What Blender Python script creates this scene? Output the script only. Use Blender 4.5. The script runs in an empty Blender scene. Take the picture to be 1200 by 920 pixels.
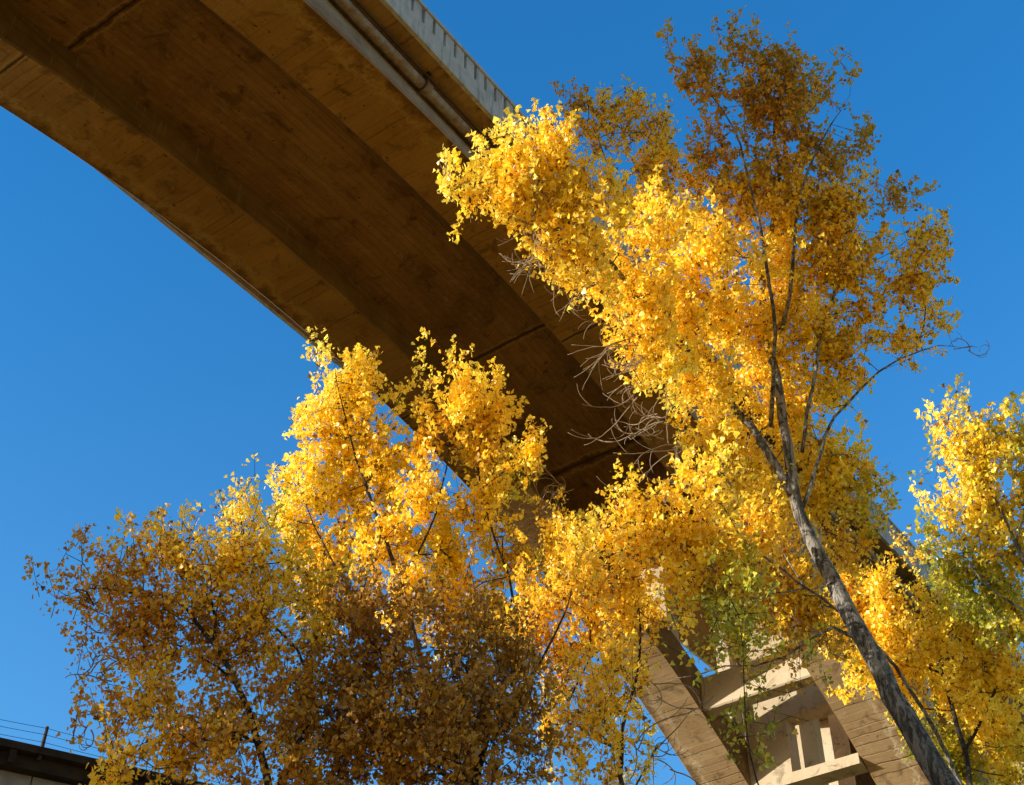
import bpy, math, random
import numpy as np
from mathutils import Vector, Matrix
random.seed(7); RNG = np.random.default_rng(11)
C = bpy.context.scene.collection
R = math.radians

# ------------------------------------------------------------------ camera
FOC, YAW, PIT = 1678.9, 0.63002, 0.70976
CAM = np.array([-18.202, -18.125, -27.349])
FWD = np.array([math.cos(PIT)*math.cos(YAW), math.cos(PIT)*math.sin(YAW), math.sin(PIT)])
RGT = np.array([math.sin(YAW), -math.cos(YAW), 0.0])
UPV = np.cross(RGT, FWD)
GROUND = -29.0
def at(px, py, depth):
    """a world point seen at px,py of the 1200x920 photograph, depth metres in front of the camera"""
    return CAM + depth*(FWD + RGT*(px-600)/FOC - UPV*(py-460)/FOC)
cam = bpy.data.cameras.new("camera"); co = bpy.data.objects.new("camera", cam); C.objects.link(co)
cam.sensor_width = 36; cam.lens = 36*FOC/1200; cam.clip_start = .1; cam.clip_end = 5000
co.matrix_world = Matrix(((RGT[0], UPV[0], -FWD[0], CAM[0]), (RGT[1], UPV[1], -FWD[1], CAM[1]), (RGT[2], UPV[2], -FWD[2], CAM[2]), (0, 0, 0, 1)))
bpy.context.scene.camera = co

# ------------------------------------------------------------------ light
SUN_EL, SUN_AZ = R(8.1), R(42.5)           # azimuth measured from -X toward +Y
S = Vector((-math.cos(SUN_EL)*math.cos(SUN_AZ), math.cos(SUN_EL)*math.sin(SUN_AZ), math.sin(SUN_EL)))
w = bpy.data.worlds.new("World"); bpy.context.scene.world = w; w.use_nodes = True
wn = w.node_tree; bg = wn.nodes["Background"]; sky = wn.nodes.new("ShaderNodeTexSky")
sky.sky_type = 'NISHITA'; sky.sun_disc = False; sky.sun_elevation = SUN_EL; sky.sun_rotation = math.atan2(S.x, S.y)
SKY_DEEP = (.50, 2.15, 3.0, 1); SKY_PALE = (1.75, 1.45, 1.22, 1); SKY_LOW = (1.25, 2.35, 2.75, 1)
sky.altitude = 1500; sky.air_density = 1.0; sky.dust_density = 0.5; sky.ozone_density = 2.5
def wmix(f, A, B, mode):
    m = wn.nodes.new('ShaderNodeMix'); m.data_type = 'RGBA'; m.blend_type = mode
    for i, v in ((0, f), (6, A), (7, B)):
        if hasattr(v, 'links'): wn.links.new(v, m.inputs[i])
        else: m.inputs[i].default_value = v
    return m.outputs[2]
# the clear sky is deepest blue opposite the low sun and paler elsewhere
tc = wn.nodes.new('ShaderNodeTexCoord'); dp = wn.nodes.new('ShaderNodeVectorMath'); dp.operation = 'DOT_PRODUCT'
wn.links.new(tc.outputs['Generated'], dp.inputs[0]); dp.inputs[1].default_value = (.55, .40, .733)
mr = wn.nodes.new('ShaderNodeMapRange'); mr.interpolation_type = 'SMOOTHSTEP'; wn.links.new(dp.outputs['Value'], mr.inputs[0])
mr.inputs[1].default_value = .35; mr.inputs[2].default_value = .8; mr.inputs[3].default_value = 0; mr.inputs[4].default_value = 1
sz = wn.nodes.new('ShaderNodeSeparateXYZ'); wn.links.new(tc.outputs['Generated'], sz.inputs[0])
mz = wn.nodes.new('ShaderNodeMapRange'); mz.interpolation_type = 'SMOOTHSTEP'; wn.links.new(sz.outputs[2], mz.inputs[0])
mz.inputs[1].default_value = .36; mz.inputs[2].default_value = .80; mz.inputs[3].default_value = 1; mz.inputs[4].default_value = 0
deep = wmix(1.0, sky.outputs[0], wmix(mz.outputs[0], SKY_DEEP, SKY_LOW, 'MIX'), 'MULTIPLY'); pale = wmix(1.0, sky.outputs[0], SKY_PALE, 'MULTIPLY')
wn.links.new(wmix(mr.outputs[0], pale, deep, 'MIX'), bg.inputs['Color'])
bg.inputs['Strength'].default_value = 0.15
sl = bpy.data.lights.new("sun", 'SUN'); sl.energy = 5.0; sl.angle = R(.5); sl.color = (1.0, .94, .80)
so = bpy.data.objects.new("sun", sl); C.objects.link(so); so.rotation_euler = S.to_track_quat('Z', 'Y').to_euler(); so.location = (0, 0, 40)
sc = bpy.context.scene
sc.view_settings.view_transform = 'Standard'; sc.view_settings.look = 'None'; sc.view_settings.exposure = 0
sc.cycles.max_bounces = 7; sc.cycles.diffuse_bounces = 4; sc.cycles.transmission_bounces = 3; sc.cycles.glossy_bounces = 2; sc.cycles.caustics_reflective = False
sc.cycles.sample_clamp_indirect = 2.0; sc.cycles.use_denoising = True; sc.cycles.denoiser = 'OPENIMAGEDENOISE'; sc.cycles.denoising_input_passes = 'RGB_ALBEDO_NORMAL'; sc.cycles.denoising_prefilter = 'NONE'

# ------------------------------------------------------------------ materials
class NT:
    def __init__(s, name):
        s.m = bpy.data.materials.new(name); s.m.use_nodes = True; s.t = s.m.node_tree; s.t.nodes.clear()
        s.out = s.n('ShaderNodeOutputMaterial')
    def n(s, ty, **k):
        nd = s.t.nodes.new(ty)
        for a, b in k.items(): setattr(nd, a, b)
        return nd
    def l(s, a, b): s.t.links.new(a, b)
    def setin(s, nd, i, v):
        if hasattr(v, 'is_linked') or hasattr(v, 'links'): s.l(v, nd.inputs[i])
        else: nd.inputs[i].default_value = v
    def math(s, op, a, b=0.0, c=None, clamp=False):
        nd = s.n('ShaderNodeMath', operation=op, use_clamp=clamp); s.setin(nd, 0, a); s.setin(nd, 1, b)
        if c is not None: s.setin(nd, 2, c)
        return nd.outputs[0]
    def xyz(s):
        g = s.n('ShaderNodeNewGeometry'); x = s.n('ShaderNodeSeparateXYZ'); s.l(g.outputs['Position'], x.inputs[0]); return g.outputs['Position'], x.outputs
    def mapped(s, vec, scale):
        m = s.n('ShaderNodeMapping'); s.l(vec, m.inputs['Vector']); m.inputs['Scale'].default_value = scale; return m.outputs[0]
    def noise(s, vec, scale, detail=4, rough=.55, dist=0.0):
        nd = s.n('ShaderNodeTexNoise'); s.l(vec, nd.inputs['Vector']); nd.inputs['Scale'].default_value = scale
        nd.inputs['Detail'].default_value = detail; nd.inputs['Roughness'].default_value = rough; nd.inputs['Distortion'].default_value = dist
        return nd.outputs[0]
    def ramp(s, f, lo, hi, a=0.0, b=1.0):
        nd = s.n('ShaderNodeMapRange'); s.setin(nd, 0, f); nd.inputs[1].default_value = lo; nd.inputs[2].default_value = hi
        nd.inputs[3].default_value = a; nd.inputs[4].default_value = b; return nd.outputs[0]
    def mix(s, f, a, b, mode='MIX'):
        nd = s.n('ShaderNodeMix', data_type='RGBA', blend_type=mode); s.setin(nd, 0, f)
        for i, v in ((6, a), (7, b)):
            if isinstance(v, tuple): nd.inputs[i].default_value = v+(1,) if len(v) == 3 else v
            else: s.l(v, nd.inputs[i])
        return nd.outputs[2]
    def bump(s, h, strength, dist):
        nd = s.n('ShaderNodeBump'); nd.inputs['Strength'].default_value = strength; nd.inputs['Distance'].default_value = dist; s.l(h, nd.inputs['Height']); return nd.outputs[0]
    def bsdf(s, col, rough=.9, normal=None, spec=.2, metal=0.0):
        b = s.n('ShaderNodeBsdfPrincipled'); s.setin(b, 'Base Color', col if not isinstance(col, tuple) else col+(1,)); s.setin(b, 'Roughness', rough)
        b.inputs['Specular IOR Level'].default_value = spec; b.inputs['Metallic'].default_value = metal
        if normal is not None: s.l(normal, b.inputs['Normal'])
        s.l(b.outputs[0], s.out.inputs[0]); return s.m

def concrete(name, boards, base, dark, light, pitch=.28, stains=None, joints=(), bumpd=.012, warm=False):
    """board-marked concrete. boards: 'x' board joints run across the bridge, 'y' along it, None plain"""
    t = NT(name); P, (X, Y, Z) = t.xyz()
    big = t.noise(P, .35, 5, .6); fine = t.noise(P, 9, 5, .65)
    col = t.mix(t.ramp(big, .35, .7), base, dark)
    col = t.mix(t.ramp(fine, .45, .75, 0, .45), col, light)
    h = t.math('MULTIPLY', fine, .35)
    if boards:
        if boards == 'x': u, v, sc1 = X, Y, (.9, 14, 14)
        else: u, v, sc1 = Y, X, (.35, 9, 9)
        if boards == 'x':
            wob = t.math('MULTIPLY', t.math('SUBTRACT', t.noise(P, 1.1, 2), .5), .16)
            uu = t.math('DIVIDE', t.math('ADD', t.math('ADD', u, wob), t.math('MULTIPLY', t.math('SINE', t.math('MULTIPLY', u, 2.3)), .09)), pitch)
            fr = t.math('FRACT', uu); cell = t.math('FLOOR', uu)
            wn_ = t.n('ShaderNodeTexWhiteNoise', noise_dimensions='1D'); t.l(cell, wn_.inputs['W']); rnd = wn_.outputs[0]
            edge = t.math('MINIMUM', fr, t.math('SUBTRACT', 1.0, fr))
            line = t.ramp(edge, .0, .09, 1, 0)
            vary = t.ramp(rnd, .45, 1, 0.0, 1)
            line = t.math('MULTIPLY', line, vary)
            col = t.mix(t.ramp(rnd, 0, 1, 0, .55), col, dark)
            col = t.mix(t.math('MULTIPLY', t.math('MULTIPLY', line, t.ramp(t.noise(P, 1.3, 3), .36, .5)), .95), col, tuple(c*.35 for c in dark))
            h = t.math('ADD', h, t.math('MULTIPLY', rnd, .7)); h = t.math('SUBTRACT', h, t.math('MULTIPLY', line, 1.4))
            grain = t.noise(t.mapped(P, (16, 1.2, 16)), 1, 4, .6)
        else:
            uu = t.math('DIVIDE', u, pitch); fr = t.math('FRACT', uu)
            wn_ = t.n('ShaderNodeTexWhiteNoise', noise_dimensions='1D'); t.l(t.math('FLOOR', uu), wn_.inputs['W'])
            edge = t.math('MINIMUM', fr, t.math('SUBTRACT', 1.0, fr)); line = t.ramp(edge, 0, .1, 1, 0)
            col = t.mix(t.ramp(wn_.outputs[0], 0, 1, 0, .35), col, dark)
            col = t.mix(t.math('MULTIPLY', line, .35), col, tuple(c*.5 for c in dark))
            h = t.math('SUBTRACT', h, t.math('MULTIPLY', line, .7))
            grain = t.noise(t.mapped(P, (.5, 9, 9)), 1, 5, .6, .3)
        col = t.mix(t.ramp(grain, .5, .72, 0, .55), col, dark)
        col = t.mix(t.ramp(grain, .28, .45, .3, 0), col, light)
        h = t.math('ADD', h, t.math('MULTIPLY', grain, .5))
    blotch = t.noise(P, 1.6, 6, .7, .6)
    col = t.mix(t.ramp(blotch, .54, .66, 0, .7), col, tuple(c*.45 for c in dark)); col = t.mix(t.ramp(blotch, .30, .40, .45, 0), col, light)
    spots = t.noise(P, 3.2, 3, .8)
    col = t.mix(t.ramp(spots, .66, .70, 0, .8), col, tuple(c*.25 for c in dark))
    if warm or boards == 'y':         # form tie holes
        hx = t.math('ABSOLUTE', t.math('SUBTRACT', t.math('FRACT', t.math('DIVIDE', X, 1.22)), .5)); hy = t.math('ABSOLUTE', t.math('SUBTRACT', t.math('FRACT', t.math('DIVIDE', Y, .61)), .5))
        hr = t.math('SQRT', t.math('ADD', t.math('POWER', t.math('MULTIPLY', hx, 1.22), 2), t.math('POWER', t.math('MULTIPLY', hy, .61), 2)))
        hm = t.math('MULTIPLY', t.ramp(hr, .018, .030, 1, 0), t.ramp(t.noise(P, .9, 2), .48, .52))
        col = t.mix(t.math('MULTIPLY', hm, .85), col, tuple(c*.2 for c in dark))
        crk = t.noise(t.mapped(P, (.8, 5, 5)), 1.4, 7, .75, 1.2); ck = t.math('MULTIPLY', t.ramp(t.math('ABSOLUTE', t.math('SUBTRACT', crk, .5)), 0, .012, 1, 0), t.ramp(t.noise(P, .7, 3), .5, .6))
        col = t.mix(t.math('MULTIPLY', ck, .55), col, tuple(c*.3 for c in dark))
    if stains:                        # ragged tide line near the rib's outer edge
        a = t.math('ABSOLUTE', Y)
        rag = t.math('MULTIPLY', t.math('SUBTRACT', t.noise(t.mapped(P, (1, 1, .6)), 2.3, 6, .72, .4), .5), 1.5)
        d = t.math('ADD', a, rag)
        tide = t.math('MULTIPLY', t.ramp(d, stains-.55, stains-.50), t.ramp(d, stains-.42, stains-.28, 1, 0))
        col = t.mix(t.math('MULTIPLY', tide, .95), col, light)
        col = t.mix(t.math('MULTIPLY', t.ramp(d, stains-.25, stains-.05), .7), col, tuple(c*.4 for c in dark))
        h = t.math('ADD', h, t.math('MULTIPLY', t.ramp(d, stains-.5, stains-.45), 1.2))
    for jx, wd in joints:             # construction joints with seepage
        rag = t.math('MULTIPLY', t.math('SUBTRACT', t.noise(P, 1.7, 6, .72), .5), wd*2.2)
        d = t.math('ABSOLUTE', t.math('ADD', t.math('SUBTRACT', X, jx), rag))
        rim = t.math('MULTIPLY', t.ramp(d, wd*.45, wd*.55), t.ramp(d, wd*.6, wd*.9, 1, 0))
        col = t.mix(t.ramp(d, wd*.1, wd*.5, .75, 0), col, tuple(c*.3 for c in dark))
        col = t.mix(t.math('MULTIPLY', rim, .6), col, light)
        ln = t.ramp(t.math('ABSOLUTE', t.math('SUBTRACT', X, jx)), .012, .03, 1, 0)
        col = t.mix(t.math('MULTIPLY', ln, .8), col, tuple(c*.2 for c in dark)); h = t.math('SUBTRACT', h, ln)
    if warm:                          # crown's shade painted in: darker ochre here, paler toward the sunlit haunches
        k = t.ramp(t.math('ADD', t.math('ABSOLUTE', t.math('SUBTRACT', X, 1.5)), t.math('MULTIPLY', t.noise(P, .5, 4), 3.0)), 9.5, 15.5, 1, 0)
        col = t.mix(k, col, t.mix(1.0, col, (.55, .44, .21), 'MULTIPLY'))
    return t.bsdf(col, .92, t.bump(h, 1.0, bumpd), .15)

TAN = (.76, .52, .29); TAND = (.52, .33, .16); TANL = (.84, .64, .40)
M = {}
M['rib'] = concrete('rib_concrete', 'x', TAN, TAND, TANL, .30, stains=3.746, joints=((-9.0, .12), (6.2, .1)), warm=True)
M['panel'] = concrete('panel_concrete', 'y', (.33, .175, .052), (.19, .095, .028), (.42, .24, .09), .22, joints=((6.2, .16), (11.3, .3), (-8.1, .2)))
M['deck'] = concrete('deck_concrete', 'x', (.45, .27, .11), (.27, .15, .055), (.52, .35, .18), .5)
M['strut'] = concrete('strut_concrete', None, (.78, .63, .44), (.56, .42, .26), (.84, .72, .54))
M['deep_shade'] = concrete('shade_painted_concrete', None, (.13, .075, .035), (.07, .04, .02), (.2, .12, .06))  # shade of the enclosed space behind the openings, painted as dark concrete

def barrier_mat():
    t = NT('parapet_concrete'); P, (X, Y, Z) = t.xyz()
    n1 = t.noise(P, 2.2, 5, .65); n2 = t.noise(t.mapped(P, (7, 7, .8)), 1, 4, .6); n3 = t.noise(P, 22, 3)
    col = t.mix(t.ramp(n1, .35, .7), (.62, .60, .57), (.45, .43, .41))
    col = t.mix(t.ramp(n2, .52, .7, 0, .6), col, (.15, .13, .12)); col = t.mix(t.ramp(n3, .5, .8, 0, .35), col, (.6, .58, .55))
    return t.bsdf(col, .9, t.bump(n3, .6, .008))
M['parapet'] = barrier_mat()
def edge_mat():
    t = NT('rib_side_concrete'); P, (X, Y, Z) = t.xyz()
    n1 = t.noise(P, 1.2, 5, .65); n2 = t.noise(t.mapped(P, (2, 8, 9)), 1, 4, .6)
    col = t.mix(t.ramp(n1, .35, .7), (.40, .33, .27), (.25, .18, .13)); col = t.mix(t.ramp(n2, .5, .75, 0, .5), col, (.14, .10, .08))
    return t.bsdf(col, .9, t.bump(n2, .6, .01))
M['rib_side'] = edge_mat()
def inner_mat():                      # inner rib faces: pale run marks scratched down a dark stain
    t = NT('rib_inner_concrete'); P, (X, Y, Z) = t.xyz()
    n1 = t.noise(P, .8, 5, .65); n2 = t.noise(t.mapped(P, (11, 11, .7)), 1, 3, .6, .3); n3 = t.noise(t.mapped(P, (.5, 9, 7)), 1, 4)
    col = t.mix(t.ramp(n1, .35, .7), (.34, .20, .08), (.19, .105, .04)); col = t.mix(t.ramp(n2, .62, .72, 0, .7), col, (.46, .33, .18))
    col = t.mix(t.ramp(n3, .5, .7, 0, .5), col, (.12, .065, .03))
    return t.bsdf(col, .9, t.bump(n3, .6, .012))
M['rib_inner'] = inner_mat()
def pipe_mat():
    t = NT('pipe_metal'); P, (X, Y, Z) = t.xyz()
    n1 = t.noise(P, 3.5, 5, .7); n2 = t.noise(t.mapped(P, (10, 2, 2)), 1, 3)
    col = t.mix(t.ramp(n1, .42, .62), (.34, .31, .29), (.24, .13, .06)); col = t.mix(t.ramp(n2, .5, .7, 0, .5), col, (.12, .09, .07))
    return t.bsdf(col, .6, t.bump(n1, .4, .004), .4)
M['pipe'] = pipe_mat()
def plain(name, a, b, scale=4, rough=.85, metal=0, bumpd=.004):
    t = NT(name); P, _ = t.xyz(); n1 = t.noise(P, scale, 5, .65)
    return t.bsdf(t.mix(t.ramp(n1, .35, .65), a, b), rough, t.bump(n1, .5, bumpd), .25, metal)
M['iron'] = plain('rusty_iron', (.06, .04, .03), (.11, .06, .035), 30, .7, .3)
M['asphalt'] = plain('asphalt', (.05, .05, .05), (.07, .068, .065), 20, .95)
M['roof'] = plain('dark_roof_concrete', (.022, .017, .016), (.05, .038, .03), 2.5)
M['palewall'] = plain('pale_wall_panels', (.34, .36, .40), (.25, .26, .29), 3)
M['post'] = plain('weathered_post', (.09, .05, .035), (.05, .03, .025), 12)
M['twig'] = plain('pale_twig_bark', (.46, .36, .27), (.34, .25, .18), 20)
def ground_mat():
    t = NT('leaf_litter_ground'); P, _ = t.xyz(); n1 = t.noise(P, .12, 5, .6); n2 = t.noise(P, 6, 5, .7)
    col = t.mix(t.ramp(n1, .35, .65), (.50, .30, .08), (.56, .36, .10)); col = t.mix(t.ramp(n2, .4, .7, 0, .6), col, (.24, .14, .06))
    return t.bsdf(col, .95, t.bump(n2, .8, .03), .1)
M['ground'] = ground_mat()
def bark(name, pale, darkc, furrow, base=False):
    t = NT(name); P, (X, Y, Z) = t.xyz()
    n0 = t.noise(P, 1.1, 3); n1 = t.noise(t.mapped(P, (9, 9, 2.2)), 1, 5, .7, .5); n2 = t.noise(P, 26, 4, .7); n3 = t.noise(t.mapped(P, (3, 3, 11)), 1, 3, .6, .8)
    col = t.mix(t.ramp(n0, .35, .65), pale, tuple(c*.72 for c in pale))
    if base:                          # shade on the lower trunk painted in as darker grey bark
        kz = t.ramp(t.math('ADD', Z, t.math('MULTIPLY', n0, 2.0)), -17.5, -13.5, 1, 0)
        col = t.mix(kz, col, (.22, .205, .195))
    col = t.mix(t.ramp(n1, .50, .60, 0, furrow), col, darkc); col = t.mix(t.ramp(n3, .62, .68, 0, .9), col, darkc)
    col = t.mix(t.ramp(n2, .5, .8, 0, .3), col, darkc)
    lump = t.noise(P, 3.5, 3, .6)
    return t.bsdf(col, .9, t.bump(t.math('ADD', t.math('MULTIPLY', lump, 3.0), t.math('SUBTRACT', n2, t.math('MULTIPLY', t.ramp(n1, .48, .62), 2.2))), 1.0, .03), .15)
M['bark_pale'] = bark('pale_cottonwood_bark', (.50, .455, .40), (.07, .056, .046), .8, True)
M['bark_dark'] = bark('dark_cottonwood_bark', (.13, .10, .08), (.035, .027, .022), .7)
def leaf_mat():
    t = NT('autumn_leaf'); a = t.n('ShaderNodeAttribute', attribute_name='tint')
    P, _ = t.xyz()
    d = t.n('ShaderNodeBsdfDiffuse'); t.l(a.outputs['Color'], d.inputs[0])
    tr = t.n('ShaderNodeBsdfTranslucent'); hs = t.n('ShaderNodeHueSaturation'); hs.inputs['Saturation'].default_value = .97; hs.inputs['Value'].default_value = .62
    t.l(a.outputs['Color'], hs.inputs['Color']); t.l(hs.outputs[0], tr.inputs[0])
    m = t.n('ShaderNodeAddShader'); t.l(d.outputs[0], m.inputs[0]); t.l(tr.outputs[0], m.inputs[1])
    g = t.n('ShaderNodeBsdfGlossy'); g.inputs['Roughness'].default_value = .38; g.inputs['Color'].default_value = (1, 1, 1, 1)
    m2 = t.n('ShaderNodeMixShader'); m2.inputs[0].default_value = .045; t.l(m.outputs[0], m2.inputs[1]); t.l(g.outputs[0], m2.inputs[2])
    t.l(m2.outputs[0], t.out.inputs[0]); return t.m
M['leaf'] = leaf_mat()

# ------------------------------------------------------------------ object helpers
class MB:
    """collects faces; build() links them as one mesh object"""
    def __init__(s): s.v = []; s.f = []; s.mi = []
    def quad(s, a, b, c, d, mi=0):
        i = len(s.v); s.v += [a, b, c, d]; s.f.append((i, i+1, i+2, i+3)); s.mi.append(mi)
    def box(s, x0, x1, y0, y1, z0, z1, mi=0):
        i = len(s.v); s.v += [(x, y, z) for x in (x0, x1) for y in (y0, y1) for z in (z0, z1)]
        for f in ((0, 1, 3, 2), (4, 6, 7, 5), (0, 4, 5, 1), (2, 3, 7, 6), (0, 2, 6, 4), (1, 5, 7, 3)): s.f.append(tuple(i+k for k in f)); s.mi.append(mi)
    def obox(s, o, ux, uy, uz):
        o, ux, uy, uz = map(np.array, (o, ux, uy, uz)); i = len(s.v)
        s.v += [tuple(o+a*ux+b*uy+c*uz) for a in (0, 1) for b in (0, 1) for c in (0, 1)]
        for f in ((0, 1, 3, 2), (4, 6, 7, 5), (0, 4, 5, 1), (2, 3, 7, 6), (0, 2, 6, 4), (1, 5, 7, 3)): s.f.append(tuple(i+k for k in f)); s.mi.append(0)
    def sweep(s, sections, mis, caps=True):
        """sections: list of closed loops (same length)"""
        n = len(sections[0]); b = len(s.v)
        for q in sections: s.v += [tuple(p) for p in q]
        for k in range(len(sections)-1):
            for j in range(n):
                j2 = (j+1) % n; s.f.append((b+k*n+j, b+k*n+j2, b+(k+1)*n+j2, b+(k+1)*n+j)); s.mi.append(mis[j])
        if caps:
            s.f.append(tuple(b+j for j in range(n))[::-1]); s.mi.append(mis[0])
            s.f.append(tuple(b+(len(sections)-1)*n+j for j in range(n))); s.mi.append(mis[0])
    def tube(s, pts, rad, sides=8):
        pts = [Vector(p) for p in pts]; rad = rad if hasattr(rad, '__len__') else [rad]*len(pts); secs = []
        n = None
        for k, p in enumerate(pts):
            d = (pts[min(k+1, len(pts)-1)]-pts[max(k-1, 0)]).normalized()
            if n is None: n = d.orthogonal().normalized()
            n = (n-d*n.dot(d)).normalized(); b = d.cross(n)
            secs.append([tuple(p+(n*math.cos(2*math.pi*j/sides)+b*math.sin(2*math.pi*j/sides))*rad[k]) for j in range(sides)])
        s.sweep(secs, [0]*sides)
    def build(s, name, mats, parent=None, smooth=False):
        me = bpy.data.meshes.new(name); me.from_pydata(s.v, [], s.f)
        for m in (mats if isinstance(mats, (list, tuple)) else [mats]): me.materials.append(m)
        me.polygons.foreach_set('material_index', s.mi)
        if smooth: me.polygons.foreach_set('use_smooth', [True]*len(s.f))
        me.update(); o = bpy.data.objects.new(name, me); C.objects.link(o)
        import bmesh
        bm = bmesh.new(); bm.from_mesh(me); bmesh.ops.recalc_face_normals(bm, faces=bm.faces); bm.to_mesh(me); bm.free()
        if parent is not None:
            o.parent = parent; o.matrix_parent_inverse = Matrix.Translation(parent.location).inverted()
        return o
def thing(name, label, cat, loc, group=None):
    o = bpy.data.objects.new(name, None); C.objects.link(o); o.location = tuple(float(c) for c in loc); o.empty_display_size = .5
    o['label'] = label; o['category'] = cat
    if group: o['group'] = group
    return o
def tag(o, label, cat, group=None):
    o['label'] = label; o['category'] = cat
    if group: o['group'] = group
    return o

# ------------------------------------------------------------------ the bridge (axis along X, crown of the arch at the origin)
W_, w_, B_, D1, D2 = 3.746, 1.972, 4.60, .79, 2.143
def soffit(x): return -.010228*x*x-2.33e-6*x**4
def panelz(x): return .892+.8115*soffit(x)
def extrados(x):
    ax = abs(x)
    return soffit(x)+.85+.033*ax
bridge = thing('arch_bridge', 'tall concrete open spandrel arch bridge crossing overhead with its brown board-marked underside', 'bridge', (0, 0, soffit(45)))
XS = [x*.5 for x in range(-92, 93)]
SPX = 16.2                             # end of the solid spandrel
for side in (1, -1):
    mb = MB(); ch = .045
    solid = [x for x in XS if abs(x) <= SPX]; solid = [-SPX]+solid+[SPX]
    def loop(x, top, step):
        z0 = soffit(x); y0, y1 = w_, W_
        q = [(x, y0+ch, z0), (x, y1-ch, z0), (x, y1, z0+ch)]
        if step: q += [(x, y1, .39), (x, y1-.34, .40), (x, y1-.34, D1-.003)]
        else: q += [(x, y1, (z0+top)/2), (x, y1, top-.004), (x, y1-.1, top)]
        q += [(x, y0, top if not step else D1-.003), (x, y0, z0+ch)]
        return [(a, b*side, c) for a, b, c in q]
    # materials: 0 soffit boards, 1 outer side, 2 inner side
    mis = [0, 1, 1, 1, 1, 2, 2, 2]
    mb.sweep([loop(x, 0, True) for x in solid], mis)
    for sgn in (1, -1):
        xs = [SPX]+[x for x in XS if x > SPX]
        mb.sweep([loop(sgn*x, extrados(x), False) for x in xs], mis)
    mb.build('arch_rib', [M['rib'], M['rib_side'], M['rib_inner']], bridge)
# soffit panel between the ribs
mb = MB(); px = [-10.9+.5*k for k in range(47)]+[12.5]
px = [x for x in px if x <= 12.5]
mb.sweep([[(x, -w_+.003, panelz(x)), (x, w_-.003, panelz(x)), (x, w_-.003, D1-.004 if panelz(x) < D1-.1 else panelz(x)+.12), (x, -w_+.003, D1-.004 if panelz(x) < D1-.1 else panelz(x)+.12)] for x in px], [0]*4)
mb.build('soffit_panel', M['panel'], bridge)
# deck slab, in three strips so that the crown panel stays clear
mb = MB(); XE = 78
mb.box(-XE, XE, w_, 4.49, D1, 1.45); mb.box(-XE, XE, -4.49, -w_, D1, 1.45); mb.box(-XE, XE, -w_+.002, w_-.002, 1.05, 1.44)
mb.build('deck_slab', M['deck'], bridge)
mb = MB(); mb.box(-XE, XE, -4.34, 4.34, 1.454, 1.5); mb.build('road_surface', M['asphalt'], bridge)
for side in (1, -1):                   # parapets with slotted panels under a cap
    mb = MB(); s = side
    def bx(x0, x1, ya, yb, z0, z1): mb.box(x0, x1, min(s*ya, s*yb), max(s*ya, s*yb), z0, z1)
    bx(-XE, XE, 4.493, B_, D1-.012, 1.455); bx(-XE, XE, 4.36, B_-.09, 1.456, 2.03); bx(-XE, XE, 4.30, B_+.035, 2.03, D2)
    k = 0; x = -XE+.2
    while x < XE-.5:
        bx(x, x+.31, B_-.09, B_-.004, 1.457, 2.027)
        x += .41; k += 1
    mb.build('parapet', M['parapet'], bridge)
# cross beams and diaphragms between the ribs
def beam(x0, x1, z0, z1, name='cross_beam', mat='strut'):
    mb = MB(); c = .05
    mb.sweep([[(x0, y, z0+c), (x0+c, y, z0), (x1, y, z0), (x1, y, z1), (x0, y, z1)] for y in (-w_+.003, w_-.003)], [0]*5)
    return mb.build(name, M[mat], bridge)
for sg in (1, -1):
    f = lambda a, b: (min(sg*a, sg*b), max(sg*a, sg*b))
    a, b = f(12.504, 13.1) if sg > 0 else f(10.904, 11.5)
    beam(a, b, -1.78 if sg > 0 else -1.7, 1.048, mat='panel')
    a, b = f(16.2, 16.8); beam(a, b, -.35, 1.048, mat='deck')
    a, b = f(20.1, 20.7); beam(a, b, soffit(20.1)+.05, soffit(20.1)+1.25)
# portal diaphragm with an opening
def diaphragm(x0, x1, zb, zt, oy0, oy1, oz0, oz1, mat='strut'):
    mb = MB(); a = w_-.003
    
    if oy0 > -a+.02: mb.box(x0, x1, -a, oy0, zb, zt)
    mb.box(x0, x1, oy1, a, zb, zt)
    mb.box(x0, x1, oy0+.001, oy1-.001, oz1, zt-.001); mb.box(x0, x1, oy0+.001, oy1-.001, zb+.001, oz0)
    return mb.build('cross_wall', M[mat], bridge)
for sg in (1, -1):
    for (x0, th, oy0, oy1, t, z0, z1) in ((23.0, .75, -1.955, .42, 1.048, -6.75, -3.95), (27.6, .5, -1.955, 1.35, 1.048, -8.6, -.9), (30.5, .9, -.5, .5, 1.048, -13.0, -9.5)):
        a, b = min(sg*x0, sg*(x0+th)), max(sg*x0, sg*(x0+th))
        diaphragm(a, b, soffit(x0)-.25, t, oy0, oy1, soffit(x0)+.12, z1, 'strut' if x0 < 30 else 'deep_shade')
# spandrel columns on both ribs
cols = []
for sg in (1, -1):
    for side in (1, -1):
        for (x0, x1, y0, y1) in ((18.2, 18.9, w_, W_-.1), (22.5, 23.02, w_, w_+.55), (25.9, 26.4, w_+.1, W_-.1), (28.1, 29.0, w_, w_+.7), (32.5, 33.3, w_, W_-.1), (37.5, 38.3, w_, W_-.1), (42.5, 43.4, w_, W_-.1)):
            mb = MB(); c = .03
            zb = min(extrados(x0), extrados(x1))-.25
            Y0, Y1 = y0+.004, y1
            q = lambda z: [(sg*a, side*b, z) for a, b in ((x0+c, Y0), (x1-c, Y0), (x1, Y0+c), (x1, Y1-c), (x1-c, Y1), (x0+c, Y1), (x0, Y1-c), (x0, Y0+c))]
            mb.sweep([q(zb), q(D1-.003)], [0]*8); mb.build('spandrel_column', M['strut'], bridge)
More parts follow.
